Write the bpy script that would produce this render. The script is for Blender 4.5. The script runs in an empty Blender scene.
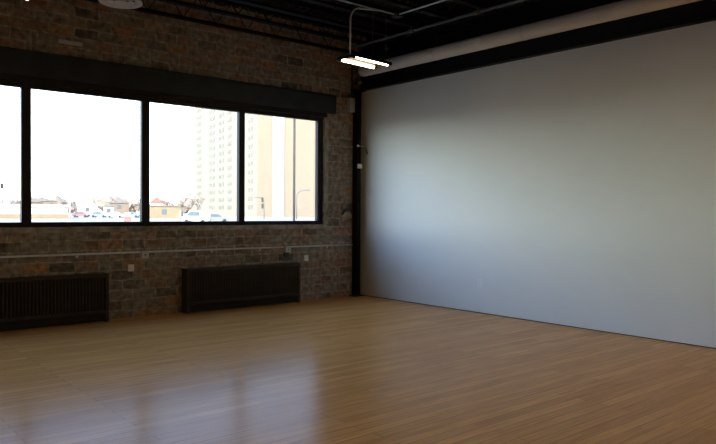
import bpy, bmesh, math, random
from mathutils import Vector, Matrix
random.seed(7)
PI = math.pi
COL = bpy.context.scene.collection
SC = bpy.context.scene

# ---------------------------------------------------------------- camera
cam_d = bpy.data.cameras.new('camera')
cam = bpy.data.objects.new('camera', cam_d)
COL.objects.link(cam)
cam_d.sensor_width = 36.0
cam_d.lens = 675.7 / 716.0 * 36.0
cam_d.clip_start = 0.05
cam_d.clip_end = 3000
dX = Vector((0.76355132, -0.0057338, 0.64572169))
dY = Vector((-0.64571807, -0.0162693, 0.76340257))
dZ = Vector((0.00612824, -0.99985121, -0.01612486))
right = Vector((dX[0], dY[0], dZ[0]))
up = -Vector((dX[1], dY[1], dZ[1]))
back = -Vector((dX[2], dY[2], dZ[2]))
M = Matrix.Identity(4)
for i in range(3):
    M[i][0], M[i][1], M[i][2] = right[i], up[i], back[i]
M[2][3] = 1.5
cam.matrix_world = M
SC.camera = cam

# ---------------------------------------------------------------- sky
world = bpy.data.worlds.new('sky')
SC.world = world
world.use_nodes = True
nt = world.node_tree
nt.nodes.clear()
out = nt.nodes.new('ShaderNodeOutputWorld')
bg = nt.nodes.new('ShaderNodeBackground')
tc = nt.nodes.new('ShaderNodeTexCoord')
sp = nt.nodes.new('ShaderNodeSeparateXYZ')
rp = nt.nodes.new('ShaderNodeValToRGB')
nt.links.new(tc.outputs['Generated'], sp.inputs[0])
nt.links.new(sp.outputs['Z'], rp.inputs[0])
sk_m = nt.nodes.new('ShaderNodeMath')          # the sky is brighter on the sun's side
sk_m.operation = 'MULTIPLY_ADD'
sk_m.inputs[1].default_value = -0.50
sk_m.inputs[2].default_value = 1.05
nt.links.new(sp.outputs['X'], sk_m.inputs[0])
sk_x = nt.nodes.new('ShaderNodeMixRGB')
sk_x.blend_type = 'MULTIPLY'
sk_x.inputs['Fac'].default_value = 1.0
nt.links.new(rp.outputs[0], sk_x.inputs['Color1'])
nt.links.new(sk_m.outputs[0], sk_x.inputs['Color2'])
nt.links.new(sk_x.outputs[0], bg.inputs[0])
nt.links.new(bg.outputs[0], out.inputs[0])
el = rp.color_ramp.elements
SKY = [(0.0, (0.92, 0.93, 0.84)), (0.14, (0.79, 0.88, 0.89)), (0.32, (0.38, 0.57, 1.0)), (0.55, (0.17, 0.26, 0.44)), (0.9, (0.08, 0.13, 0.24))]
for i, (p_, c_) in enumerate(SKY):
    e_ = el[i] if i < 1 else (el.new(p_) if i < len(SKY) - 1 else el[len(el) - 1])
    e_.position = p_
    e_.color = (*c_, 1)
bg.inputs[1].default_value = 7.1

# ---------------------------------------------------------------- sun
sun_d = bpy.data.lights.new('sun', 'SUN')
sun_d.energy = 8.0
sun_d.color = (1.0, 0.86, 0.66)
sun_d.angle = 0.009
sun = bpy.data.objects.new('sun', sun_d)
COL.objects.link(sun)
sun.location = (-60, -50, 60)
sun.rotation_euler = Vector((-0.66, -0.52, 0.55)).to_track_quat('Z', 'Y').to_euler()

# ---------------------------------------------------------------- exposure
vs = SC.view_settings
vs.view_transform = 'Standard'
vs.look = 'None'
vs.exposure = 0.30
vs.gamma = 1.0
vs.use_curve_mapping = False

# ---------------------------------------------------------------- helpers
class MB:
    """collects shapes into one mesh"""
    def __init__(s):
        s.bm = bmesh.new()

    def box(s, x0, x1, y0, y1, z0, z1, bev=0.0):
        vs_ = [s.bm.verts.new(p) for p in ((x0, y0, z0), (x1, y0, z0), (x1, y1, z0), (x0, y1, z0),
                                          (x0, y0, z1), (x1, y0, z1), (x1, y1, z1), (x0, y1, z1))]
        fs = [s.bm.faces.new([vs_[i] for i in q]) for q in
              ((0, 3, 2, 1), (4, 5, 6, 7), (0, 1, 5, 4), (1, 2, 6, 5), (2, 3, 7, 6), (3, 0, 4, 7))]
        if bev > 0:
            es = list({e for f in fs for e in f.edges})
            bmesh.ops.bevel(s.bm, geom=es, offset=bev, segments=2, affect='EDGES', profile=0.5)
        return s

    def prism(s, pts, axis, a0, a1):
        """extrude a 2-D outline along an axis"""
        def mk(p, a):
            if axis == 'x': return (a, p[0], p[1])
            if axis == 'y': return (p[0], a, p[1])
            return (p[0], p[1], a)
        A = [s.bm.verts.new(mk(p, a0)) for p in pts]
        B = [s.bm.verts.new(mk(p, a1)) for p in pts]
        n = len(pts)
        s.bm.faces.new(A)
        s.bm.faces.new(B[::-1])
        for i in range(n):
            s.bm.faces.new((A[i], B[i], B[(i + 1) % n], A[(i + 1) % n]))
        return s

    def tube(s, path, r, n=12, caps=True):
        path = [Vector(p) for p in path]
        rs = r if isinstance(r, (list, tuple)) else [r] * len(path)
        rings = []
        t0 = (path[1] - path[0]).normalized()
        nn = t0.orthogonal().normalized()
        for i, p in enumerate(path):
            if i == 0: t = path[1] - path[0]
            elif i == len(path) - 1: t = path[-1] - path[-2]
            else: t = (path[i + 1] - path[i]).normalized() + (path[i] - path[i - 1]).normalized()
            t.normalize()
            nn = (nn - t * nn.dot(t))
            nn = nn.normalized() if nn.length > 1e-6 else t.orthogonal().normalized()
            bb = t.cross(nn)
            rings.append([s.bm.verts.new(p + (nn * math.cos(2 * PI * k / n) + bb * math.sin(2 * PI * k / n)) * rs[i])
                          for k in range(n)])
        for a, b in zip(rings[:-1], rings[1:]):
            for k in range(n):
                f = s.bm.faces.new((a[k], a[(k + 1) % n], b[(k + 1) % n], b[k]))
                f.smooth = True
        if caps:
            s.bm.faces.new(rings[0][::-1])
            s.bm.faces.new(rings[-1])
        return s

    def lathe(s, prof, c=(0, 0, 0), n=40):
        """prof = (r, z) pairs, turned about z"""
        rings = []
        for r, z in prof:
            rings.append([s.bm.verts.new((c[0] + r * math.cos(2 * PI * k / n), c[1] + r * math.sin(2 * PI * k / n), c[2] + z))
                          for k in range(n)])
        for a, b in zip(rings[:-1], rings[1:]):
            for k in range(n):
                f = s.bm.faces.new((a[k], a[(k + 1) % n], b[(k + 1) % n], b[k]))
                f.smooth = True
        return s

    def blob(s, c, r, sub=2, jit=0.15):
        m = Matrix.Translation(c) @ Matrix.Diagonal((r[0], r[1], r[2], 1))
        g = bmesh.ops.create_icosphere(s.bm, subdivisions=sub, radius=1.0, matrix=m)
        for v in g['verts']:
            v.co += Vector([random.uniform(-jit, jit) * r[i] for i in range(3)])
        return s

    def build(s, name, mat, parent=None, loc=None, smooth=False):
        bmesh.ops.recalc_face_normals(s.bm, faces=s.bm.faces)
        me = bpy.data.meshes.new(name)
        if smooth:
            for f in s.bm.faces: f.smooth = True
        s.bm.to_mesh(me)
        s.bm.free()
        me.materials.append(mat)
        o = bpy.data.objects.new(name, me)
        COL.objects.link(o)
        if parent: o.parent = parent
        if loc: o.location = loc
        return o


def tag(o, label, cat, group=None):
    o['label'] = label
    o['category'] = cat
    if group: o['group'] = group
    return o


def thing(name, label, cat, loc=(0, 0, 0), rz=0.0, group=None):
    o = bpy.data.objects.new(name, None)
    COL.objects.link(o)
    o.location = loc
    o.rotation_euler = (0, 0, rz)
    o.empty_display_size = 0.1
    return tag(o, label, cat, group)


def struct(o, label=None):
    o['kind'] = 'structure'
    if label: o['label'] = label
    return o


def dup(root, loc, label, rz=None):
    r = root.copy()
    COL.objects.link(r)
    r.location = loc
    if rz is not None: r.rotation_euler = (0, 0, rz)
    r['label'] = label
    for ch in list(root.children):
        c = ch.copy()
        COL.objects.link(c)
        c.parent = r
        for g in list(ch.children):
            d = g.copy()
            COL.objects.link(d)
            d.parent = c
    return r


# ---------------------------------------------------------------- materials
def new_mat(name):
    m = bpy.data.materials.new(name)
    m.use_nodes = True
    return m, m.node_tree, m.node_tree.nodes['Principled BSDF']


def mat(name, col, rough=0.6, metal=0.0, var=0.12, scale=6.0, spec=0.5, bump=0.0, bscale=60.0):
    """plain material with a faint procedural mottling"""
    m, t, b = new_mat(name)
    N, L = t.nodes.new, t.links.new
    c = N('ShaderNodeTexCoord')
    n = N('ShaderNodeTexNoise')
    n.inputs['Scale'].default_value = scale
    n.inputs['Detail'].default_value = 4
    L(c.outputs['Object'], n.inputs['Vector'])
    r = N('ShaderNodeValToRGB')
    lo = [max(0, x * (1 - var)) for x in col]
    hi = [min(1, x * (1 + var)) for x in col]
    r.color_ramp.elements[0].position = 0.3
    r.color_ramp.elements[0].color = (*lo, 1)
    r.color_ramp.elements[1].position = 0.7
    r.color_ramp.elements[1].color = (*hi, 1)
    L(n.outputs['Fac'], r.inputs[0])
    L(r.outputs[0], b.inputs['Base Color'])
    b.inputs['Roughness'].default_value = rough
    b.inputs['Metallic'].default_value = metal
    b.inputs['Specular IOR Level'].default_value = spec
    if bump:
        n2 = N('ShaderNodeTexNoise')
        n2.inputs['Scale'].default_value = bscale
        L(c.outputs['Object'], n2.inputs['Vector'])
        bp = N('ShaderNodeBump')
        bp.inputs['Strength'].default_value = bump
        bp.inputs['Distance'].default_value = 0.01
        L(n2.outputs['Fac'], bp.inputs['Height'])
        L(bp.outputs[0], b.inputs['Normal'])
    return m


def emit(name, col, s):
    m, t, b = new_mat(name)
    b.inputs['Base Color'].default_value = (*col, 1)
    b.inputs['Emission Color'].default_value = (*col, 1)
    b.inputs['Emission Strength'].default_value = s
    return m


def brick_mat():
    m, t, b = new_mat('clay_tile_brick')
    N, L = t.nodes.new, t.links.new
    c = N('ShaderNodeTexCoord')
    s = N('ShaderNodeSeparateXYZ')
    L(c.outputs['Object'], s.inputs[0])
    k = N('ShaderNodeCombineXYZ')
    ad = N('ShaderNodeMath'); ad.operation = 'ADD'
    L(s.outputs['X'], ad.inputs[0]); L(s.outputs['Y'], ad.inputs[1])
    L(ad.outputs[0], k.inputs['X']); L(s.outputs['Z'], k.inputs['Y'])
    # wobble the joints a little
    wn = N('ShaderNodeTexNoise'); wn.inputs['Scale'].default_value = 5.0; wn.inputs['Detail'].default_value = 3
    L(k.outputs[0], wn.inputs['Vector'])
    wm = N('ShaderNodeVectorMath'); wm.operation = 'MULTIPLY_ADD'
    wm.inputs[1].default_value = (0.075, 0.06, 0)
    L(wn.outputs['Color'], wm.inputs[0]); L(k.outputs[0], wm.inputs[2])
    def bt(c1, c2, mo, bias):
        q = N('ShaderNodeTexBrick')
        q.inputs['Scale'].default_value = 1.0
        q.inputs['Brick Width'].default_value = 0.32
        q.inputs['Row Height'].default_value = 0.14
        q.inputs['Mortar Size'].default_value = 0.014
        q.inputs['Mortar Smooth'].default_value = 0.7
        q.inputs['Bias'].default_value = bias
        q.inputs['Color1'].default_value = (*c1, 1)
        q.inputs['Color2'].default_value = (*c2, 1)
        q.inputs['Mortar'].default_value = (*mo, 1)
        L(wm.outputs[0], q.inputs['Vector'])
        return q
    q1 = bt((0, 0, 0), (1, 1, 1), (0.5, 0.5, 0.5), 0.0)
    rb = N('ShaderNodeValToRGB')
    cols = [(0.0, (0.115, 0.108, 0.100)), (0.2, (0.31, 0.195, 0.140)), (0.4, (0.27, 0.258, 0.215)), (0.6, (0.385, 0.205, 0.140)),
            (0.8, (0.225, 0.190, 0.172)), (0.92, (0.32, 0.245, 0.195)), (1.0, (0.48, 0.250, 0.125))]
    for i, (p_, c_) in enumerate(cols):
        e = rb.color_ramp.elements[0] if i == 0 else (rb.color_ramp.elements.new(p_) if i < len(cols) - 1 else rb.color_ramp.elements[len(cols) - 1])
        e.position = p_; e.color = (*c_, 1)
    L(q1.outputs['Color'], rb.inputs[0])
    mm = N('ShaderNodeMixRGB'); mm.inputs['Color2'].default_value = (0.38, 0.375, 0.32, 1)
    L(q1.outputs['Fac'], mm.inputs['Fac']); L(rb.outputs[0], mm.inputs['Color1'])
    # smears of olive-grey mortar over parts of the wall
    n1 = N('ShaderNodeTexNoise'); n1.inputs['Scale'].default_value = 3.1; n1.inputs['Detail'].default_value = 6
    n1.inputs['Roughness'].default_value = 0.65
    L(k.outputs[0], n1.inputs['Vector'])
    r1 = N('ShaderNodeValToRGB')
    r1.color_ramp.elements[0].position = 0.46; r1.color_ramp.elements[0].color = (0, 0, 0, 1)
    r1.color_ramp.elements[1].position = 0.66; r1.color_ramp.elements[1].color = (0.65, 0.65, 0.65, 1)
    L(n1.outputs['Fac'], r1.inputs[0])
    mx = N('ShaderNodeMixRGB'); mx.inputs['Color2'].default_value = (0.35, 0.345, 0.29, 1)
    L(r1.outputs[0], mx.inputs['Fac']); L(mm.outputs[0], mx.inputs['Color1'])
    # fine grain
    n2 = N('ShaderNodeTexNoise'); n2.inputs['Scale'].default_value = 13; n2.inputs['Detail'].default_value = 5
    L(k.outputs[0], n2.inputs['Vector'])
    r2 = N('ShaderNodeValToRGB')
    r2.color_ramp.elements[0].position = 0.25; r2.color_ramp.elements[0].color = (0.42, 0.42, 0.43, 1)
    r2.color_ramp.elements[1].position = 0.75; r2.color_ramp.elements[1].color = (1.5, 1.48, 1.42, 1)
    L(n2.outputs['Fac'], r2.inputs[0])
    mu = N('ShaderNodeMixRGB'); mu.blend_type = 'MULTIPLY'; mu.inputs['Fac'].default_value = 1
    L(mx.outputs[0], mu.inputs['Color1']); L(r2.outputs[0], mu.inputs['Color2'])
    L(mu.outputs[0], b.inputs['Base Color'])
    b.inputs['Roughness'].default_value = 0.85
    b.inputs['Specular IOR Level'].default_value = 0.25
    h = N('ShaderNodeMath'); h.operation = 'MULTIPLY_ADD'
    h.inputs[1].default_value = -0.8
    L(q1.outputs['Fac'], h.inputs[0]); L(n2.outputs['Fac'], h.inputs[2])
    bp = N('ShaderNodeBump'); bp.inputs['Strength'].default_value = 0.7; bp.inputs['Distance'].default_value = 0.012
    L(h.outputs[0], bp.inputs['Height']); L(bp.outputs[0], b.inputs['Normal'])
    return m


def floor_mat():
    m, t, b = new_mat('bamboo_planks')
    N, L = t.nodes.new, t.links.new
    c = N('ShaderNodeTexCoord')
    q = N('ShaderNodeTexBrick')
    q.inputs['Scale'].default_value = 1.0
    q.inputs['Brick Width'].default_value = 1.85
    q.inputs['Row Height'].default_value = 0.097
    q.inputs['Mortar Size'].default_value = 0.0022
    q.inputs['Mortar Smooth'].default_value = 0.2
    q.offset = 0.37
    q.inputs['Bias'].default_value = 0.0
    q.inputs['Color1'].default_value = (0.86, 0.455, 0.155, 1)
    q.inputs['Color2'].default_value = (0.69, 0.350, 0.115, 1)
    q.inputs['Mortar'].default_value = (0.34, 0.17, 0.06, 1)
    L(c.outputs['Object'], q.inputs['Vector'])
    mp = N('ShaderNodeMapping'); mp.inputs['Scale'].default_value = (1.2, 34, 1)
    L(c.outputs['Object'], mp.inputs['Vector'])
    n = N('ShaderNodeTexNoise'); n.inputs['Scale'].default_value = 1.6; n.inputs['Detail'].default_value = 6
    L(mp.outputs[0], n.inputs['Vector'])
    r = N('ShaderNodeValToRGB')
    r.color_ramp.elements[0].position = 0.3; r.color_ramp.elements[0].color = (0.74, 0.71, 0.68, 1)
    r.color_ramp.elements[1].position = 0.7; r.color_ramp.elements[1].color = (1.12, 1.12, 1.12, 1)
    L(n.outputs['Fac'], r.inputs[0])
    mu = N('ShaderNodeMixRGB'); mu.blend_type = 'MULTIPLY'; mu.inputs['Fac'].default_value = 1
    L(q.outputs['Color'], mu.inputs['Color1']); L(r.outputs[0], mu.inputs['Color2'])
    L(mu.outputs[0], b.inputs['Base Color'])
    rr = N('ShaderNodeMapRange')
    rr.inputs['To Min'].default_value = 0.18; rr.inputs['To Max'].default_value = 0.27
    L(n.outputs['Fac'], rr.inputs['Value']); L(rr.outputs[0], b.inputs['Roughness'])
    b.inputs['Specular IOR Level'].default_value = 0.030
    bp = N('ShaderNodeBump'); bp.inputs['Strength'].default_value = 0.25; bp.inputs['Distance'].default_value = 0.002
    iv = N('ShaderNodeMath'); iv.operation = 'SUBTRACT'; iv.inputs[0].default_value = 1.0
    L(q.outputs['Fac'], iv.inputs[1])
    ma = N('ShaderNodeMath'); ma.operation = 'MULTIPLY_ADD'; ma.inputs[1].default_value = 0.9
    L(n.outputs['Fac'], ma.inputs[0]); L(iv.outputs[0], ma.inputs[2]); L(ma.outputs[0], bp.inputs['Height']); L(bp.outputs[0], b.inputs['Normal'])
    return m


def glass_mat():
    m, t, b = new_mat('window_glass')
    N, L = t.nodes.new, t.links.new
    t.nodes.remove(b)
    o = t.nodes['Material Output']
    tr = N('ShaderNodeBsdfTransparent'); tr.inputs[0].default_value = (0.93, 0.96, 0.96, 1)
    gl = N('ShaderNodeBsdfGlossy'); gl.inputs['Roughness'].default_value = 0.02
    fr = N('ShaderNodeFresnel'); 
    gm = N('ShaderNodeNewGeometry')
    io = N('ShaderNodeMapRange'); io.inputs['To Min'].default_value = 1.45; io.inputs['To Max'].default_value = 1 / 1.45
    L(gm.outputs['Backfacing'], io.inputs['Value']); L(io.outputs[0], fr.inputs['IOR'])     # same reflection on both faces of the pane
    nz = N('ShaderNodeTexNoise'); nz.inputs['Scale'].default_value = 3
    ml = N('ShaderNodeMath'); ml.operation = 'MULTIPLY'
    ad = N('ShaderNodeMath'); ad.operation = 'ADD'; ad.inputs[1].default_value = 0.6
    mx = N('ShaderNodeMixShader')
    L(nz.outputs['Fac'], ad.inputs[0]); L(fr.outputs[0], ml.inputs[0]); L(ad.outputs[0], ml.inputs[1])
    L(ml.outputs[0], mx.inputs['Fac']); L(tr.outputs[0], mx.inputs[1]); L(gl.outputs[0], mx.inputs[2])
    L(mx.outputs[0], o.inputs['Surface'])
    return m


MT = dict(
    brick=brick_mat(), floor=floor_mat(), glass=glass_mat(),
    white=mat('white_wall_paint', (0.76, 0.79, 0.77), 0.55, var=0.015, scale=1.5, bump=0.04, bscale=120),
    black=mat('black_steel_paint', (0.006, 0.006, 0.006), 0.6, var=0.3, spec=0.2),
    ceil=mat('black_ceiling_paint', (0.024, 0.022, 0.018), 0.85, var=0.6, scale=9, spec=0.2),
    lintel=mat('dark_lintel_paint', (0.018, 0.024, 0.030), 0.6, var=0.35, scale=4),
    frame=mat('bronze_window_frame', (0.018, 0.016, 0.017), 0.55, var=0.15, spec=0.2),
    sill=mat('pale_sill_mortar', (0.34, 0.32, 0.26), 0.9, var=0.45, scale=7, bump=0.5, bscale=30),
    rad=mat('dark_brown_radiator', (0.043, 0.034, 0.026), 0.55, var=0.2, spec=0.25),
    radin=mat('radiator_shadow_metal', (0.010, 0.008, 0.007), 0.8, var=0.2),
    galv=mat('galvanised_steel', (0.728, 0.742, 0.756), 0.4, metal=0.25, var=0.12, scale=20),
    greybox=mat('grey_box_metal', (0.560, 0.574, 0.560), 0.5, metal=0.2, var=0.1),
    plate=mat('white_plate_plastic', (0.835, 0.847, 0.835), 0.4, var=0.02),
    slot=mat('dark_slot', (0.05, 0.05, 0.05), 0.6),
    dpipe=mat('grey_painted_pipe', (0.104, 0.100, 0.092), 0.6, var=0.2),
    duct=mat('pale_duct_wrap', (0.756, 0.720, 0.647), 0.6, var=0.06, scale=3, bump=0.1, bscale=25),
    diff=mat('white_diffuser_paint', (0.72, 0.70, 0.64), 0.5, var=0.04),
    gap=mat('dark_floor_gap', (0.02, 0.018, 0.016), 0.8),
    debris=mat('pale_plaster', (0.50, 0.47, 0.40), 0.9, var=0.2, scale=30),
    tube=emit('fluorescent_tube', (1.0, 0.78, 0.46), 14.0),
    # outdoors
    snow=mat('pale_ground', (0.306, 0.281, 0.246), 0.9, var=0.12, scale=0.05),
    cream=mat('cream_tower_render', (0.268, 0.222, 0.155), 0.9, var=0.03, scale=0.3),
    tan=mat('tan_tower_panel', (0.250, 0.196, 0.136), 0.9, var=0.03, scale=0.3),
    pale=mat('pale_tower_panel', (0.40, 0.37, 0.31), 0.9, var=0.03, scale=0.3),
    tglass=mat('tower_window_glass', (0.198, 0.192, 0.150), 0.85, var=0.2, spec=0.1, scale=0.4),
    xwhite=mat('white_siding', (0.448, 0.400, 0.352), 0.8, var=0.04, scale=0.4),
    xyellow=mat('yellow_brick', (0.236, 0.180, 0.105), 0.9, var=0.08, scale=0.5),
    xtan=mat('tan_siding', (0.211, 0.161, 0.115), 0.9, var=0.08, scale=0.5),
    xroof=mat('grey_shingle', (0.186, 0.155, 0.136), 0.9, var=0.2, scale=1),
    xred=mat('red_roof', (0.260, 0.124, 0.099), 0.8, var=0.1, scale=1),
    xdark=mat('dark_house_glass', (0.084, 0.096, 0.108), 0.3, var=0.2),
    bark=mat('grey_brown_bark', (0.186, 0.133, 0.099), 0.9, var=0.25, scale=1),
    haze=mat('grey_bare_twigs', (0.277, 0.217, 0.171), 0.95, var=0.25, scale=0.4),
    ever=mat('blue_green_needles', (0.186, 0.186, 0.150), 0.95, var=0.25, scale=0.4),
    pole=mat('dark_weathered_pole', (0.050, 0.043, 0.037), 0.9, var=0.3),
    lamppost=mat('grey_lamp_post', (0.126, 0.126, 0.126), 0.6, var=0.1),
    carwhite=mat('white_car_paint', (0.78, 0.79, 0.80), 0.25, var=0.02),
    carblue=mat('pale_blue_car_paint', (0.216, 0.276, 0.348), 0.3, var=0.05),
    carred=mat('red_car_paint', (0.240, 0.120, 0.108), 0.4, var=0.05),
    cargrey=mat('grey_car_paint', (0.204, 0.216, 0.228), 0.3, var=0.05),
    tyre=mat('tyre_rubber', (0.03, 0.03, 0.03), 0.8),
)

# ================================================================ SETTING
YB, XR = 9.22, 7.83          # inner faces of the brick wall and of the white wall
XL, YF = -5.5, -5.0
ZC = 4.62
MUL = [2.313 + 1.565 * k for k in range(-3, 4)]      # mullion centres along the strip window
WX0, WX1 = MUL[0] - 0.05, 7.035
WZ0, WZ1 = 1.27, 3.10

struct(MB().box(XL - 0.2, XR + 0.4, YF - 0.2, YB, -0.12, 0.0).build('floor', MT['floor']))

w = MB()
w.box(XL - 0.2, WX0, YB, YB + 0.36, -0.6, ZC + 0.2)
w.box(WX1, XR + 0.4, YB, YB + 0.12, -0.6, ZC + 0.2)
w.box(WX1 + 0.22, XR + 0.4, YB + 0.12, YB + 0.36, -0.6, ZC + 0.2)
w.box(WX0, WX1, YB, YB + 0.12, -0.6, WZ0)
w.box(WX0, WX1 + 0.22, YB + 0.12, YB + 0.36, -0.6, WZ0)
w.box(WX0, WX1, YB, YB + 0.12, WZ1, ZC + 0.2)
w.box(WX0, WX1 + 0.22, YB + 0.12, YB + 0.36, WZ1 + 0.1, ZC + 0.2)
struct(w.build('wall_back', MT['brick']), 'dark clay-tile brick wall')
struct(MB().box(XR, XR + 0.13, YF, YB - 0.005, 0.012, 3.625).build('wall_right', MT['white']), 'plain white partition wall')
struct(MB().box(XL - 0.2, XL, YF - 0.2, YB, 0, ZC).build('wall_left', MT['brick']))
struct(MB().box(XL, XR + 0.3, YF - 0.2, YF, 0, ZC).build('wall_front', MT['brick']))
struct(MB().box(XR + 0.13, XR + 0.3, YF, YB, 0, ZC).build('trim_1', MT['black']), 'black wall above and behind the partition')
struct(MB().box(XR + 0.012, XR + 0.12, YF, YB - 0.01, 0.0, 0.012).build('baseboard_right', MT['gap']), 'dark gap under white wall')

# corrugated steel deck, ribs along y
dk = MB()
x = XL - 0.2
prof = []
while x < XR + 0.4:
    prof += [(x, ZC), (x + 0.085, ZC), (x + 0.1, ZC + 0.04), (x + 0.135, ZC + 0.04)]
    x += 0.15
prof += [(x, ZC), (x, ZC + 0.2), (XL - 0.2, ZC + 0.2)]
dk.prism(prof, 'y', YF - 0.2, YB + 0.3)
struct(dk.build('ceiling', MT['ceil']), 'black corrugated steel roof deck')

# strip window: one frame and pane per bay
for k in range(6):
    a, b = MUL[k], MUL[k + 1]
    if k == 5: b += 0.025                      # the last bay ends in a broad jamb post
    ga = a + (0.049 + 0.02 if k < 5 else 0.055)  # glass edges
    gb = MUL[k + 1] - (0.046 if k < 5 else 0.085)
    r = bpy.data.objects.new('window_%d' % (k + 1), None)
    COL.objects.link(r)
    r.location = (a, YB, WZ0)
    struct(r)
    f = MB()
    f.box(a, ga, YB + 0.04, YB + 0.11, WZ0, WZ1)
    f.box(gb, b, YB + 0.04, YB + 0.11, WZ0, WZ1)
    f.box(ga, gb, YB + 0.04, YB + 0.11, WZ0, 1.332)
    f.box(ga, gb, YB + 0.04, YB + 0.11, 3.035, WZ1)
    f.build('window_frame', MT['frame'], r).location = (-a, -YB, -WZ0)
    MB().box(ga - 0.004, gb + 0.004, YB + 0.098, YB + 0.106, 1.328, 3.039).build('pane', MT['glass'], r).location = (-a, -YB, -WZ0)

# the dark steel lintel, the recess under it, the brick band and joints above it, the sill
struct(MB().box(XL, 7.25, YB - 0.045, YB + 0.02, 3.175, 3.475).box(XL, 7.25, YB - 0.07, YB + 0.02, 3.475, 3.49)
       .build('trim_2', MT['lintel']), 'dark painted steel lintel over the windows')
struct(MB().box(WX0, 7.08, YB - 0.012, YB + 0.03, 3.10, 3.175).build('trim_3', MT['frame']), 'dark head strip above the windows')
struct(MB().box(XL, 7.32, YB - 0.025, YB + 0.01, 3.49, 3.775).build('trim_4', MT['brick']), 'brick band above the lintel')
j = MB()
for k, mx_ in enumerate(MUL[:-1] + [6.77]):
    j.box(mx_ + 0.03, mx_ + 0.06, YB - 0.029, YB, 3.495, 3.77)
struct(j.build('trim_5', MT['sill']), 'pale upright joints above the lintel')
sl = MB()
x = WX0 - 0.05
while x < 7.05:
    ln = random.uniform(0.30, 0.44)
    sl.box(x, min(x + ln - 0.02, 7.1), YB - random.uniform(0.008, 0.02), YB + 0.04, 1.195, WZ0 + random.uniform(-0.012, 0.0), 0.008)
    x += ln
struct(sl.build('trim_6', MT['sill']), 'pale rough sill course under the windows')
struct(MB().box(7.04, 7.12, YB - 0.010, YB + 0.02, 1.27, 3.17, 0.006).build('trim_7', MT['sill']), 'pale mortared jamb beside the last window')

# ================================================================ STEEL AND CEILING
c = thing('steel_column', 'black steel column standing in the corner between brick wall and white wall', 'column', (7.70, 9.15, 0))
p = MB()
p.box(-0.043, 0.043, -0.07, 0.065, 0.012, 3.628, 0.008)
p.build('shaft', MT['black'], c)
MB().box(-0.11, 0.10, -0.11, 0.068, 0.0, 0.012).build('base_plate', MT['black'], c)
MB().box(-0.10, 0.128, -0.09, 0.068, 3.616, 3.628).build('cap_plate', MT['black'], c)

g = thing('steel_girder', 'long black steel girder running above the white wall', 'beam', (7.83, 2.1, 3.628))
MB().box(-0.10, 0.10, -7.0, 7.1, 0.0, 0.02).build('bottom_flange', MT['black'], g)
MB().box(-0.01, 0.01, -7.0, 7.1, 0.02, 0.74).build('web', MT['black'], g)
MB().box(-0.10, 0.10, -7.0, 7.1, 0.74, 0.775).build('top_flange', MT['lintel'], g)

# open web joists parallel to the brick wall
JY = [8.95, 8.33, 7.71, 7.09, 6.47, 5.85]
JL = ['black open-web ceiling joist nearest the brick wall',
      'second black open-web ceiling joist out from the brick wall',
      'third black open-web ceiling joist, just behind the hanging lamp',
      'fourth black open-web ceiling joist, above the hanging lamp',
      'fifth black open-web ceiling joist out from the brick wall',
      'sixth black open-web ceiling joist out from the brick wall']
def joist():
    r = thing('ceiling_joist', JL[0], 'joist', (0, JY[0], 4.20), 0, 'open-web joists under the roof deck')
    x0, x1 = XL, 7.70
    MB().box(x0, x1, -0.045, -0.006, 0.0, 0.006).box(x0, x1, 0.006, 0.045, 0.0, 0.006)\
        .box(x0, x1, -0.012, -0.006, 0.006, 0.045).box(x0, x1, 0.006, 0.012, 0.006, 0.045).build('bottom_chord', MT['black'], r)
    MB().box(x0, x1 + 0.06, -0.045, 0.045, 0.405, 0.415).box(x0, x1 + 0.06, -0.012, 0.012, 0.365, 0.405).build('top_chord', MT['black'], r)
    path = []
    x = x1 - 0.02
    up_ = True
    while x > x0:
        path.append((x, 0, 0.385 if up_ else 0.03))
        up_ = not up_
        x -= 0.26
    MB().tube(path, 0.010, 6).build('web_bars', MT['black'], r)
    return r
j0 = joist()
for y, l in list(zip(JY, JL))[1:]:
    dup(j0, (0, y, 4.20), l)

# pale round duct beside the girder
d = thing('round_duct', 'long pale round duct hung in front of the black girder', 'duct', (7.55, 0, 3.90))
MB().tube([(0, -4.9, 0), (0, 8.80, 0), (0, 8.84, 0), (0, 8.86, 0)], [0.10, 0.10, 0.09, 0.05], 32).build('pipe', MT['duct'], d)
for y in (8.4, 7.1, 6.18, 5.5, 4.2, 2.8):
    MB().tube([(0, y - 0.012, 0), (0, y + 0.012, 0)], 0.103, 32).build('band', MT['duct'], d)
    MB().tube([(0, y, 0.10), (0, y, 0.71)], 0.013, 8).build('hanger_rod', MT['black'], d)

sp_ = thing('overhead_pipe', 'thin dark grey pipe under the joists, higher than the pale round duct', 'pipe', (7.0, 2.1, 4.14))
MB().tube([(0, -7.0, 0), (0, 6.35, 0)], 0.020, 12).build('pipe', MT['dpipe'], sp_)
for y in (6.23, 4.99, 3.75):
    MB().tube([(0, y - 0.05, 0), (0, y + 0.05, 0)], 0.032, 12).build('coupling', MT['dpipe'], sp_)
    MB().tube([(0, y, 0.02), (0, y, 0.065)], 0.012, 8).build('hanger', MT['dpipe'], sp_)

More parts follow.
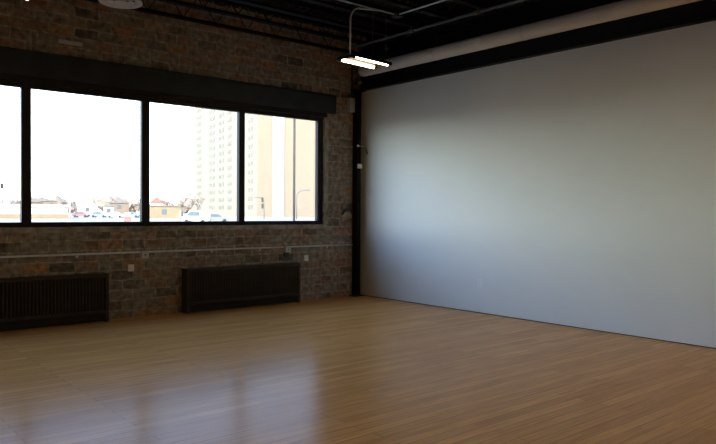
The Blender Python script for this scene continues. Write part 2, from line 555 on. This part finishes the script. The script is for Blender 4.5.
# round ceiling diffuser
d = thing('ceiling_diffuser', 'white round air diffuser hanging high above the second full window', 'air diffuser', (3.2, 8.4, 4.08))
MB().lathe([(0.255, 0.0), (0.265, 0.012), (0.262, 0.03), (0.24, 0.05), (0.15, 0.10), (0.13, 0.12), (0.125, 0.12), (0.14, 0.095), (0.20, 0.045), (0.205, 0.02), (0.225, 0.0), (0.255, 0.0)]).build('outer_cone', MT['diff'], d)
MB().lathe([(0.15, 0.005), (0.16, 0.012), (0.10, 0.06), (0.09, 0.06), (0.13, 0.015), (0.15, 0.005)]).build('inner_cone', MT['diff'], d)
MB().lathe([(0.001, 0.0), (0.075, 0.0), (0.082, 0.008), (0.05, 0.035), (0.001, 0.04)]).build('center_cone', MT['diff'], d)
MB().lathe([(0.128, 0.115), (0.128, 0.53), (0.122, 0.53), (0.122, 0.115)]).build('duct_collar', MT['ceil'], d)
b = MB()
for a in range(3):
    an = a * 2 * PI / 3
    b.tube([(0.03 * math.cos(an), 0.03 * math.sin(an), 0.03), (0.21 * math.cos(an), 0.21 * math.sin(an), 0.06)], 0.006, 6)
b.build('bracket', MT['ceil'], d)

# ================================================================ LAMPS
def lamp(loc, label, rz):
    """two short fluorescent tubes under a thin black tray, stem at one end, two cords at the other"""
    r = thing('fluorescent_lamp', label, 'lamp', loc, rz, 'hanging fluorescent lamps')
    b = MB()
    b.box(-0.345, 0.345, -0.17, 0.17, 0.02, 0.032)
    b.box(-0.345, -0.338, -0.17, 0.17, -0.008, 0.02)  # skirts round the tray, added to keep tube light off the upper brick
    b.box(0.338, 0.345, -0.17, 0.17, -0.008, 0.02)
    b.box(-0.338, 0.338, -0.17, -0.163, -0.008, 0.02)
    b.box(-0.338, 0.338, 0.163, 0.17, -0.008, 0.02)
    b.build('tray', MT['black'], r)
    for y in (-0.125, 0.125):
        MB().tube([(-0.315, y, 0), (-0.305, y, 0), (0.305, y, 0), (0.315, y, 0)], [0.012, 0.019, 0.019, 0.012], 14).build('tube', MT['tube'], r)
        for e_ in (-0.326, 0.326):
            MB().box(e_ - 0.011, e_ + 0.011, y - 0.02, y + 0.02, -0.02, 0.02).build('socket', MT['black'], r)
    pts = [(-0.30, -0.03, 0.03), (-0.30, -0.03, 0.47)]
    for a in range(1, 7):
        t = a / 6 * PI / 2
        pts.append((-0.30 + 0.24 * (1 - math.cos(t)), -0.03 + 0.03 * (1 - math.cos(t)), 0.47 + 0.21 * math.sin(t)))
    pts.append((0.32, 0.02, 0.745))
    MB().tube(pts, 0.011, 10).build('conduit_stem', MT['galv'], r)
    for y in (-0.12, 0.12):
        MB().tube([(0.28, y, 0.03), (0.28, y, 0.76)], 0.0045, 6).build('hanging_cord', MT['dpipe'], r)
    return r
L0 = lamp((5.765, 6.70, 3.44), 'twin-tube fluorescent lamp hanging below ceiling near the room corner', math.radians(6))
dup(L0, (1.45, 6.72, 3.48), 'twin-tube fluorescent lamp cut off by upper left picture corner', math.radians(6))
for (x, y) in ((5.79, 2.3), (1.30, 2.3), (-3.1, 2.3), (-3.1, 6.70), (5.79, -2.1), (1.30, -2.1), (-3.1, -2.1)):  # unseen lamps, added to warm the far right of the white wall
    q_ = dup(L0, (x, y, 3.44), 'unseen longer twin-tube lamp added to warm the light on the white wall', math.radians(6))
    q_.scale = (2.0, 1.6, 1.0)
    q_['group'] = 'unseen lamps added for warm light'

# thin conduits under the joists that feed the lamps
cp = thing('ceiling_conduit', 'thin grey conduit under the ceiling joists meeting at a small box', 'conduit', (6.38, 6.745, 4.18))
MB().tube([(-11.9, 0, 0), (-0.03, 0, 0)], 0.011, 10).build('pipe', MT['galv'], cp)
MB().tube([(0, -0.03, 0), (0, -11.5, 0)], 0.011, 10).build('pipe', MT['galv'], cp)
MB().box(-0.06, 0.06, -0.05, 0.05, -0.03, 0.02, 0.006).build('junction_box', MT['lintel'], cp)

# ================================================================ RADIATORS
def radiator(x0, label):
    W, H, D = 2.0, 0.645, 0.17
    r = thing('radiator', label, 'radiator', (x0, YB - 0.02 - D / 2, 0), 0, 'long dark radiators under the windows')
    y0, y1 = -D / 2, D / 2
    MB().box(0.0, W, y0, y1, H - 0.045, H, 0.008).build('top_rail', MT['rad'], r)
    for a in (0.0, W - 0.045):
        MB().box(a, a + 0.045, y0 - 0.004, y1, 0.0, H - 0.045, 0.005).build('end_post', MT['rad'], r)
    s = MB()
    n = 44
    for i in range(n):
        xx = 0.055 + (W - 0.11) * (i + 0.5) / n
        s.box(xx - 0.011, xx + 0.011, y0 + 0.008, y0 + 0.018, 0.16, H - 0.045)
    s.build('grille', MT['rad'], r)
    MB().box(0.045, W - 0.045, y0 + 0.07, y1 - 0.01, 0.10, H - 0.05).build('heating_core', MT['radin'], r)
    MB().box(0.045, W - 0.045, y0, y0 + 0.05, 0.118, 0.16, 0.008).build('lower_rail', MT['rad'], r)
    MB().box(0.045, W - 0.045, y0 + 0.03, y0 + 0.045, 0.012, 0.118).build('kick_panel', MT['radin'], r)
    return r
radiator(4.41, 'long dark slatted radiator against the brick wall, nearer the room corner')
radiator(1.285, 'long dark slatted radiator at the left, cut off by the picture edge')

# ================================================================ WALL SERVICES
cd = thing('conduit_pipe', 'thin grey conduit running the length of the brick wall above the radiators', 'conduit', (0, YB - 0.018, 0.906))
MB().tube([(XL, 0, 0), (7.655, 0, 0)], 0.0135, 12).build('pipe', MT['galv'], cd)
for x in (-0.5, 1.2, 2.93, 4.9, 5.75, 7.1):
    MB().tube([(x - 0.012, 0, 0), (x + 0.012, 0, 0)], 0.0165, 12).box(x - 0.012, x + 0.012, 0.008, 0.018, -0.045, -0.01).build('strap', MT['galv'], cd)

def jbox(x, label, stub):
    r = thing('junction_box', label, 'junction box', (x, YB, 0.868), 0, 'junction boxes on the conduit')
    MB().box(-0.055, 0.055, -0.06, 0.0, -0.05, 0.05, 0.006).build('box', MT['greybox'], r)
    MB().box(-0.048, 0.048, -0.066, -0.06, -0.043, 0.043, 0.002).build('cover', MT['greybox'], r)
    MB().tube([(0, -0.0665, 0), (0, -0.07, 0)], 0.012, 12).build('knockout', MT['slot'], r)
    if stub:
        MB().box(-0.06, 0.03, -0.045, 0.0, -0.115, -0.05, 0.006).build('connector', MT['slot'], r)
jbox(3.84, 'small grey junction box on the conduit under the second mullion', False)
jbox(6.26, 'small grey junction box with black connector above the right radiator', True)

def outlet(x, z, label, w_=0.075):
    r = thing('wall_outlet', label, 'outlet', (x, YB, z), 0, 'white outlets on the brick')
    MB().box(-w_ / 2, w_ / 2, -0.028, 0.0, -w_ / 2 - 0.006, w_ / 2 + 0.006, 0.006).build('cover_plate', MT['plate'], r)
    MB().box(-0.014, 0.014, -0.031, -0.028, -0.022, 0.022, 0.001).build('socket_face', MT['plate'], r)
outlet(3.655, 0.69, 'small white wall outlet on the brick beside the left radiator', 0.085)
outlet(6.65, 0.707, 'small white wall outlet on the brick right of the right radiator', 0.085)

r = thing('wall_outlet', 'white duplex outlet low on the plain white wall', 'outlet', (XR, 6.45, 0.445))
MB().box(-0.007, 0.0, -0.04, 0.04, -0.06, 0.06, 0.003).build('cover_plate', MT['plate'], r)
for z in (-0.027, 0.027):
    s = MB().box(-0.010, -0.007, -0.018, 0.018, z - 0.016, z + 0.016, 0.001).build('socket', MT['plate'], r)
    MB().box(-0.0105, -0.0098, -0.008, -0.005, z - 0.006, z + 0.006).box(-0.0105, -0.0098, 0.005, 0.008, z - 0.006, z + 0.006).build('slot', MT['slot'], s)

r = thing('electrical_box', 'narrow pale grey electrical box high on brick left of black column', 'electrical box', (7.595, YB, 3.24))
MB().box(-0.062, 0.062, -0.07, 0.0, 0.0, 0.245, 0.006).build('box', MT['greybox'], r)
MB().box(-0.056, 0.056, -0.076, -0.07, 0.008, 0.237, 0.002).build('cover', MT['greybox'], r)
MB().box(-0.05, 0.05, -0.06, 0.0, 0.245, 0.30).build('conduit_hub', MT['slot'], r)
MB().tube([(0.02, -0.03, 0.30), (0.02, -0.03, 0.95)], 0.014, 10).build('conduit', MT['lintel'], r)

r = thing('column_clamp', 'pale grey metal clamp wrapped round the black column at head height', 'clamp', (7.70, 9.067, 2.29))
MB().box(-0.05, 0.05, -0.012, 0.013, -0.04, 0.04, 0.004).build('band', MT['plate'], r)
MB().box(-0.052, -0.02, -0.022, -0.012, -0.036, 0.036, 0.004).build('bracket', MT['plate'], r)

r = thing('wire_bracket', 'small grey rod and hook on the black column above the pale clamp', 'bracket', (7.70, 9.065, 2.64))
MB().tube([(-0.05, -0.014, 0), (0.10, -0.014, 0)], 0.008, 8).build('rod', MT['galv'], r)
MB().lathe([(0.001, -0.022), (0.018, -0.014), (0.022, 0.0), (0.018, 0.014), (0.001, 0.022)], (-0.055, -0.014, 0), 14).build('knob', MT['plate'], r)
pts = [(0.10, -0.014, 0.0)]
for a in range(0, 15):
    t = a / 14 * 1.6 * PI
    pts.append((0.098, -0.014 - 0.075 * math.sin(t * 0.6), -0.02 - 0.055 * (1 - math.cos(t))))
MB().tube(pts, 0.006, 8).build('hook', MT['slot'], r)

r = thing('short_pipe', 'short dark pipe with round pale end above the top of the black column', 'pipe', (7.69, 9.065, 3.75))
MB().tube([(0, 0.02, 0), (0, -0.03, 0), (0, -0.035, 0)], [0.026, 0.026, 0.02], 16).build('cap', MT['greybox'], r)
MB().tube([(0, 0.155, 0), (0, 0.02, 0)], 0.024, 16).build('pipe', MT['slot'], r)

r = thing('pipe_stub', 'dark pipe stub in pale plaster on the brick left of column', 'pipe', (7.53, YB, 1.49))
MB().box(-0.10, 0.12, -0.012, 0.0, -0.10, -0.01, 0.006).build('plaster_patch', MT['sill'], r)
MB().tube([(-0.12, -0.03, -0.05), (-0.08, -0.04, 0.01), (0.0, -0.045, 0.045), (0.08, -0.04, 0.03), (0.11, -0.03, -0.04)], 0.02, 10).build('bent_pipe', MT['slot'], r)
MB().tube([(0.0, 0.0, 0.03), (0.0, -0.045, 0.045)], 0.016, 10).build('elbow', MT['slot'], r)

tag(MB().box(7.54, 7.60, YB - 0.02, YB, 0.03, 0.43, 0.01).build('plaster_strip', MT['sill']),
    'pale upright strip of old plaster at the foot of the column', 'plaster')
tag(MB().box(2.69, 2.99, YB - 0.05, YB - 0.026, 3.645, 3.695, 0.006).build('pale_slab', MT['greybox']),  # pale oblong on the brick band, modelled as a thin slab
    'pale grey slab on the brick band above the windows', 'plate')

# ================================================================ OUTDOORS
GZ = -0.6
struct(MB().box(-700, 900, YB + 0.4, 1000, GZ - 0.3, GZ).build('ground', MT['snow']), 'pale open ground outside')

# apartment tower
T = thing('apartment_tower', 'tall cream apartment tower seen through the two right windows', 'building', (119.6, 193.5, GZ), math.atan2(-5.1, 24.6))
MB().box(0, 22.3, 0, 78, 0, 56).build('wall', MT['cream'], T)
MB().box(-0.05, 5.2, -0.35, 0.0, 0, 56).build('end_panel', MT['tan'], T)
MB().box(5.2, 9.3, -0.8, 0.0, 0, 57).build('stair_panel', MT['pale'], T)
MB().box(9.3, 22.3, -0.35, 0.0, 0, 56).build('end_panel', MT['tan'], T)
MB().box(-0.4, 22.7, -0.9, 78.4, 56, 57).build('roof_slab', MT['pale'], T)
def twin(y, w_, wz):
    b = MB()
    n = 2 if w_ > 4 else 1
    ww = w_ / n
    for i in range(n):
        b.box(-0.12, 0.0, y + i * ww + 0.25, y + (i + 1) * ww - 0.25, -0.75, 0.75)
    return b
for (y, w_) in ((67.5, 7.6), (48.5, 8.2), (36.5, 7.0), (27.0, 5.6), (6.9, 2.4), (4.0, 2.4)):
    proto = None
    for f in range(16):
        z = 3.2 + 2.95 * f
        if proto is None:
            proto = twin(y, w_, 1.5).build('window', MT['tglass'], T, (0, 0, z))
        else:
            q = proto.copy()
            COL.objects.link(q)
            q.parent = T
            q.location = (0, 0, z)


def at_yaw(x, y):        # face the room
    return math.atan2(y, x) - PI / 2


def house(name, label, x, y, w_, dp, h, roof_h, wall, roof, wins=2, flat=False):
    r = thing(name, label, 'building', (x, y, GZ), at_yaw(x, y))
    MB().box(-w_ / 2, w_ / 2, 0, dp, 0, h).build('wall', MT[wall], r)
    if flat:
        MB().box(-w_ / 2 - 0.3, w_ / 2 + 0.3, -0.3, dp + 0.3, h, h + roof_h).build('roof', MT[roof], r)
    else:
        MB().prism([(-w_ / 2 - 0.4, h), (w_ / 2 + 0.4, h), (0, h + roof_h)], 'y', -0.4, dp + 0.4).build('roof', MT[roof], r)
    for i in range(wins):
        xx = -w_ / 2 + w_ * (i + 0.5) / wins
        MB().box(xx - 0.6, xx + 0.6, -0.08, 0.0, h - 2.0, h - 0.7).build('window', MT['xdark'], r)
    return r

wb = house('flat_roofed_shed', 'long white flat-roofed building outside the left windows', 39.2, 163.3, 20.5, 14, 2.6, 0.55, 'xwhite', 'xwhite', 0, True)
MB().box(-10.3, 10.3, -0.06, 0.0, 0.0, 1.0).build('yellow_band', MT['xyellow'], wb)
house('house', 'grey-roofed house with dark windows above the white flat building', 75.0, 278.0, 11, 9, 5.2, 1.6, 'xtan', 'xroof', 3)
house('house', 'white gabled house left of the tan house', 78.2, 235.0, 6.5, 8, 3.4, 1.8, 'xwhite', 'xwhite', 1)
house('house', 'tan gabled house in the middle of the second full window', 90.2, 238.0, 6.5, 8, 4.4, 2.2, 'xtan', 'xroof', 1)
house('house', 'pale house with dark roof at far left edge of window', 60.5, 236.0, 7, 8, 4.3, 1.5, 'xtan', 'xroof', 1)
house('house', 'small white house between the gabled houses', 77.4, 213.0, 3.0, 6, 3.1, 0.8, 'xwhite', 'xroof', 1)
house('flat_roofed_building', 'low yellow brick building with flat roof outside third window', 72.6, 161.4, 7.4, 8, 3.0, 0.25, 'xyellow', 'xroof', 1, True)
house('house', 'house with red gabled roof behind the yellow brick building', 84.0, 192.0, 3.6, 6, 4.2, 1.9, 'xwhite', 'xred', 0)


def car(label, x, y, rz, paint, L=4.3, H=1.45, Wd=1.75, van=False):
    r = thing('car', label, 'car', (x, y, GZ), rz, 'cars parked outside')
    h = L / 2
    if van:
        body = [(-h, .35), (h, .35), (h, 1.0), (h - .55, 1.15), (h - 1.25, H), (-h + .1, H), (-h, 1.0)]
        gl = [(h - .62, 1.14), (h - 1.27, H - .1), (h - 2.9, H - .1), (h - 2.9, 1.1)]
    else:
        body = [(-h, .32), (h, .32), (h, .75), (h - .25, .85), (h - 1.15, .95), (h - 1.8, H), (-h + 1.1, H), (-h + .45, 1.0), (-h, .92)]
        gl = [(h - 1.28, .97), (h - 1.84, H - .07), (-h + 1.2, H - .07), (-h + .65, 1.0)]
    MB().prism(body, 'y', -Wd / 2, Wd / 2).build('body', MT[paint], r)
    MB().prism(gl, 'y', -Wd / 2 - .015, Wd / 2 + .015).build('side_window', MT['xdark'], r)
    if van:
        MB().box(h - 1.16, h - .60, -Wd / 2 + .12, Wd / 2 - .12, 1.16, 1.17).build('windscreen', MT['xdark'], r)
    for sx in (-h + .8, h - .8):
        for sy in (-Wd / 2, Wd / 2 - .2):
            MB().tube([(sx, sy - .01, .32), (sx, sy + .21, .32)], .32, 14).build('wheel', MT['tyre'], r)
    return r

row = math.atan2(175.3 - 182.7, 71.5 - 62.7)
car('pale blue car parked in front of the gabled houses', 63.7, 182.0, row, 'carblue')
car('white car parked between pale blue car and grey car', 67.0, 179.2, row, 'carwhite')
car('grey car parked at right end of the row by the mullion', 70.3, 176.4, row, 'cargrey')
car('red car parked beside the white flat building', 59.9, 185.0, row, 'carred')
car('white van nearest outside the third window', 50.9, 101.0, row + PI, 'carwhite', 4.2, 1.95, 1.9, True)
car('grey car parked right of the white van', 56.2, 104.0, row + 0.3, 'cargrey', 4.2, 1.5)

r = thing('sign_board', 'small red and white sign board on a short post outside', 'sign', (23.1, 59.0, GZ), at_yaw(23.1, 59.0))
MB().box(-0.05, 0.05, -0.05, 0.05, 0, 1.1).build('post', MT['lamppost'], r)
MB().box(-0.28, 0.28, -0.09, -0.05, 1.0, 1.5).build('panel', MT['carred'], r)
MB().box(-0.28, 0.28, -0.09, -0.05, 1.52, 1.85).build('panel', MT['xwhite'], r)


def street_lamp(label, x, y, h, reach, rz, rad, signals=False):
    r = thing('street_lamp', label, 'street lamp', (x, y, GZ), rz, 'street lamps outside')
    pts = [(0, 0, 0), (0, 0, h - 1.8)]
    for a in range(1, 9):
        t = a / 8 * PI / 2
        pts.append((reach * 0.8 * (1 - math.cos(t)), 0, h - 1.8 + 1.8 * math.sin(t)))
    pts.append((reach, 0, h))
    MB().tube(pts, rad, 8).build('post', MT['lamppost'], r)
    MB().box(reach - 0.2, reach + 0.9, -0.22, 0.22, h - 0.18, h + 0.14, 0.06).build('lamp_head', MT['lamppost'], r)
    if signals:
        for z in (2.6, 4.2):
            MB().box(0.15, 0.65, -0.22, 0.22, z, z + 1.2, 0.05).build('signal_head', MT['pole'], r)
    return r
ya = at_yaw(98, 139.8)
street_lamp('grey curved street lamp right of the dark pole in the last window', 98.0, 139.8, 7.3, 2.6, ya, 0.13)
street_lamp('street lamp with signal heads left of the dark pole in last window', 91.7, 145.0, 5.4, 1.6, PI + ya, 0.10, True)
r = thing('utility_pole', 'tall dark pole crossing the last window in front of the tower', 'pole', (25.8, 37.1, GZ))
MB().tube([(0, 0, 0), (0, 0, 11)], [0.085, 0.075], 12).build('pole', MT['pole'], r)
MB().box(-0.9, 0.9, -0.06, 0.06, 10.2, 10.34).build('crossarm', MT['pole'], r)
r = thing('flag_pole', 'slim pale pole standing right of the white flat building', 'pole', (38.4, 124.6, GZ))
MB().tube([(0, 0, 0), (0, 0, 4.9)], 0.14, 10).build('pole', MT['xwhite'], r)
MB().box(-0.3, 0.3, -0.3, 0.3, 0, 0.25).build('base', MT['xwhite'], r)
r = thing('traffic_signal', 'dark signal head on a thin post at the far left window edge', 'signal', (41.4, 187.6, GZ))
MB().tube([(0, 0, 0), (0, 0, 7.5)], 0.09, 8).build('post', MT['lamppost'], r)
MB().box(-0.4, 0.4, -0.3, 0.3, 7.2, 8.6, 0.08).build('signal_head', MT['pole'], r)


def bare_tree(label, x, y, h, spread):
    r = thing('bare_tree', label, 'tree', (x, y, GZ), random.uniform(0, 6), 'bare trees before the tower')
    MB().tube([(0, 0, 0), (0.1, 0, h * 0.3), (0.05, 0.05, h * 0.55)], [0.28, 0.22, 0.14], 8).build('trunk', MT['bark'], r)
    b = MB()
    def br(p, d, l, rad, lev):
        q = p + d * l
        b.tube([p, (p + q) / 2 + Vector([random.uniform(-.05, .05) * l for _ in range(3)]), q], [rad, rad * .8, rad * .55], 5)
        if lev > 0:
            for _ in range(3):
                nd = (d + Vector((random.uniform(-.8, .8), random.uniform(-.8, .8), random.uniform(-.1, .6)))).normalized()
                br(q, nd, l * 0.68, rad * .6, lev - 1)
    for k in range(6):
        a = k * PI / 3 + random.uniform(-.3, .3)
        br(Vector((0, 0, h * (0.28 + 0.045 * k))), Vector((math.cos(a) * spread, math.sin(a) * spread, 0.9)).normalized(), h * 0.24, 0.10, 3)
    b.build('branches', MT['bark'], r)
bare_tree('bare brown tree beside the yellow brick building outside', 86.2, 189.5, 7.8, 0.7)
bare_tree('taller bare brown tree standing left of the tower', 86.0, 179.2, 8.2, 0.75)
bare_tree('bare brown tree at the foot of the tower left edge', 93.0, 184.0, 7.2, 0.75)


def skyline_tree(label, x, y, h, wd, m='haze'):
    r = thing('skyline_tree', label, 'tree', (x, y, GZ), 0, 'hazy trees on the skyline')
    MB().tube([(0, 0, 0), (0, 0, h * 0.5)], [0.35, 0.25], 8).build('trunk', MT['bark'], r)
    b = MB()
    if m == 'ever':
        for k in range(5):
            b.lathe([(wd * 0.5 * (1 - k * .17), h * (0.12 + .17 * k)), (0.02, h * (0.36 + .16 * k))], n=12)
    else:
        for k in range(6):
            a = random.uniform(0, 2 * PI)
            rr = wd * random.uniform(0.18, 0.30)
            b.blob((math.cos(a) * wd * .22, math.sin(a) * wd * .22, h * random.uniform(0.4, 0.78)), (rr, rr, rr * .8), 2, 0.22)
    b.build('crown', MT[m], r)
ST = [(74.5, 434.6, 8, 22, 'haze', 'hazy grey tree on the skyline at the far left'),
      (85.2, 425.5, 9, 22, 'haze', 'hazy grey tree on the skyline left of the first mullion'),
      (95.9, 416.5, 9.0, 20, 'haze', 'hazy grey tree on the skyline behind the first mullion'),
      (106.7, 407.4, 9.6, 20, 'haze', 'hazy grey tree on the skyline over the dark-windowed house'),
      (117.4, 398.3, 9.8, 20, 'haze', 'hazy grey tree on the skyline left of the pale pole'),
      (128.1, 389.2, 10.4, 22, 'haze', 'hazy grey tree on the skyline over the white gabled house'),
      (138.9, 380.2, 10.2, 21, 'haze', 'hazy grey tree on the skyline over the small white house'),
      (149.6, 371.1, 9.2, 19, 'haze', 'hazy grey tree on the skyline left of the second mullion'),
      (160.4, 362.0, 9, 20, 'haze', 'hazy grey tree on the skyline behind the yellow brick building'),
      (171.1, 352.9, 9.4, 21, 'haze', 'hazy grey tree on the skyline behind the tallest bare tree'),
      (181.8, 343.8, 9, 20, 'haze', 'hazy grey tree on the skyline at the tower left edge'),
      (142.0, 377.5, 12.4, 7, 'ever', 'pointed blue-green evergreen rising above the skyline trees')]
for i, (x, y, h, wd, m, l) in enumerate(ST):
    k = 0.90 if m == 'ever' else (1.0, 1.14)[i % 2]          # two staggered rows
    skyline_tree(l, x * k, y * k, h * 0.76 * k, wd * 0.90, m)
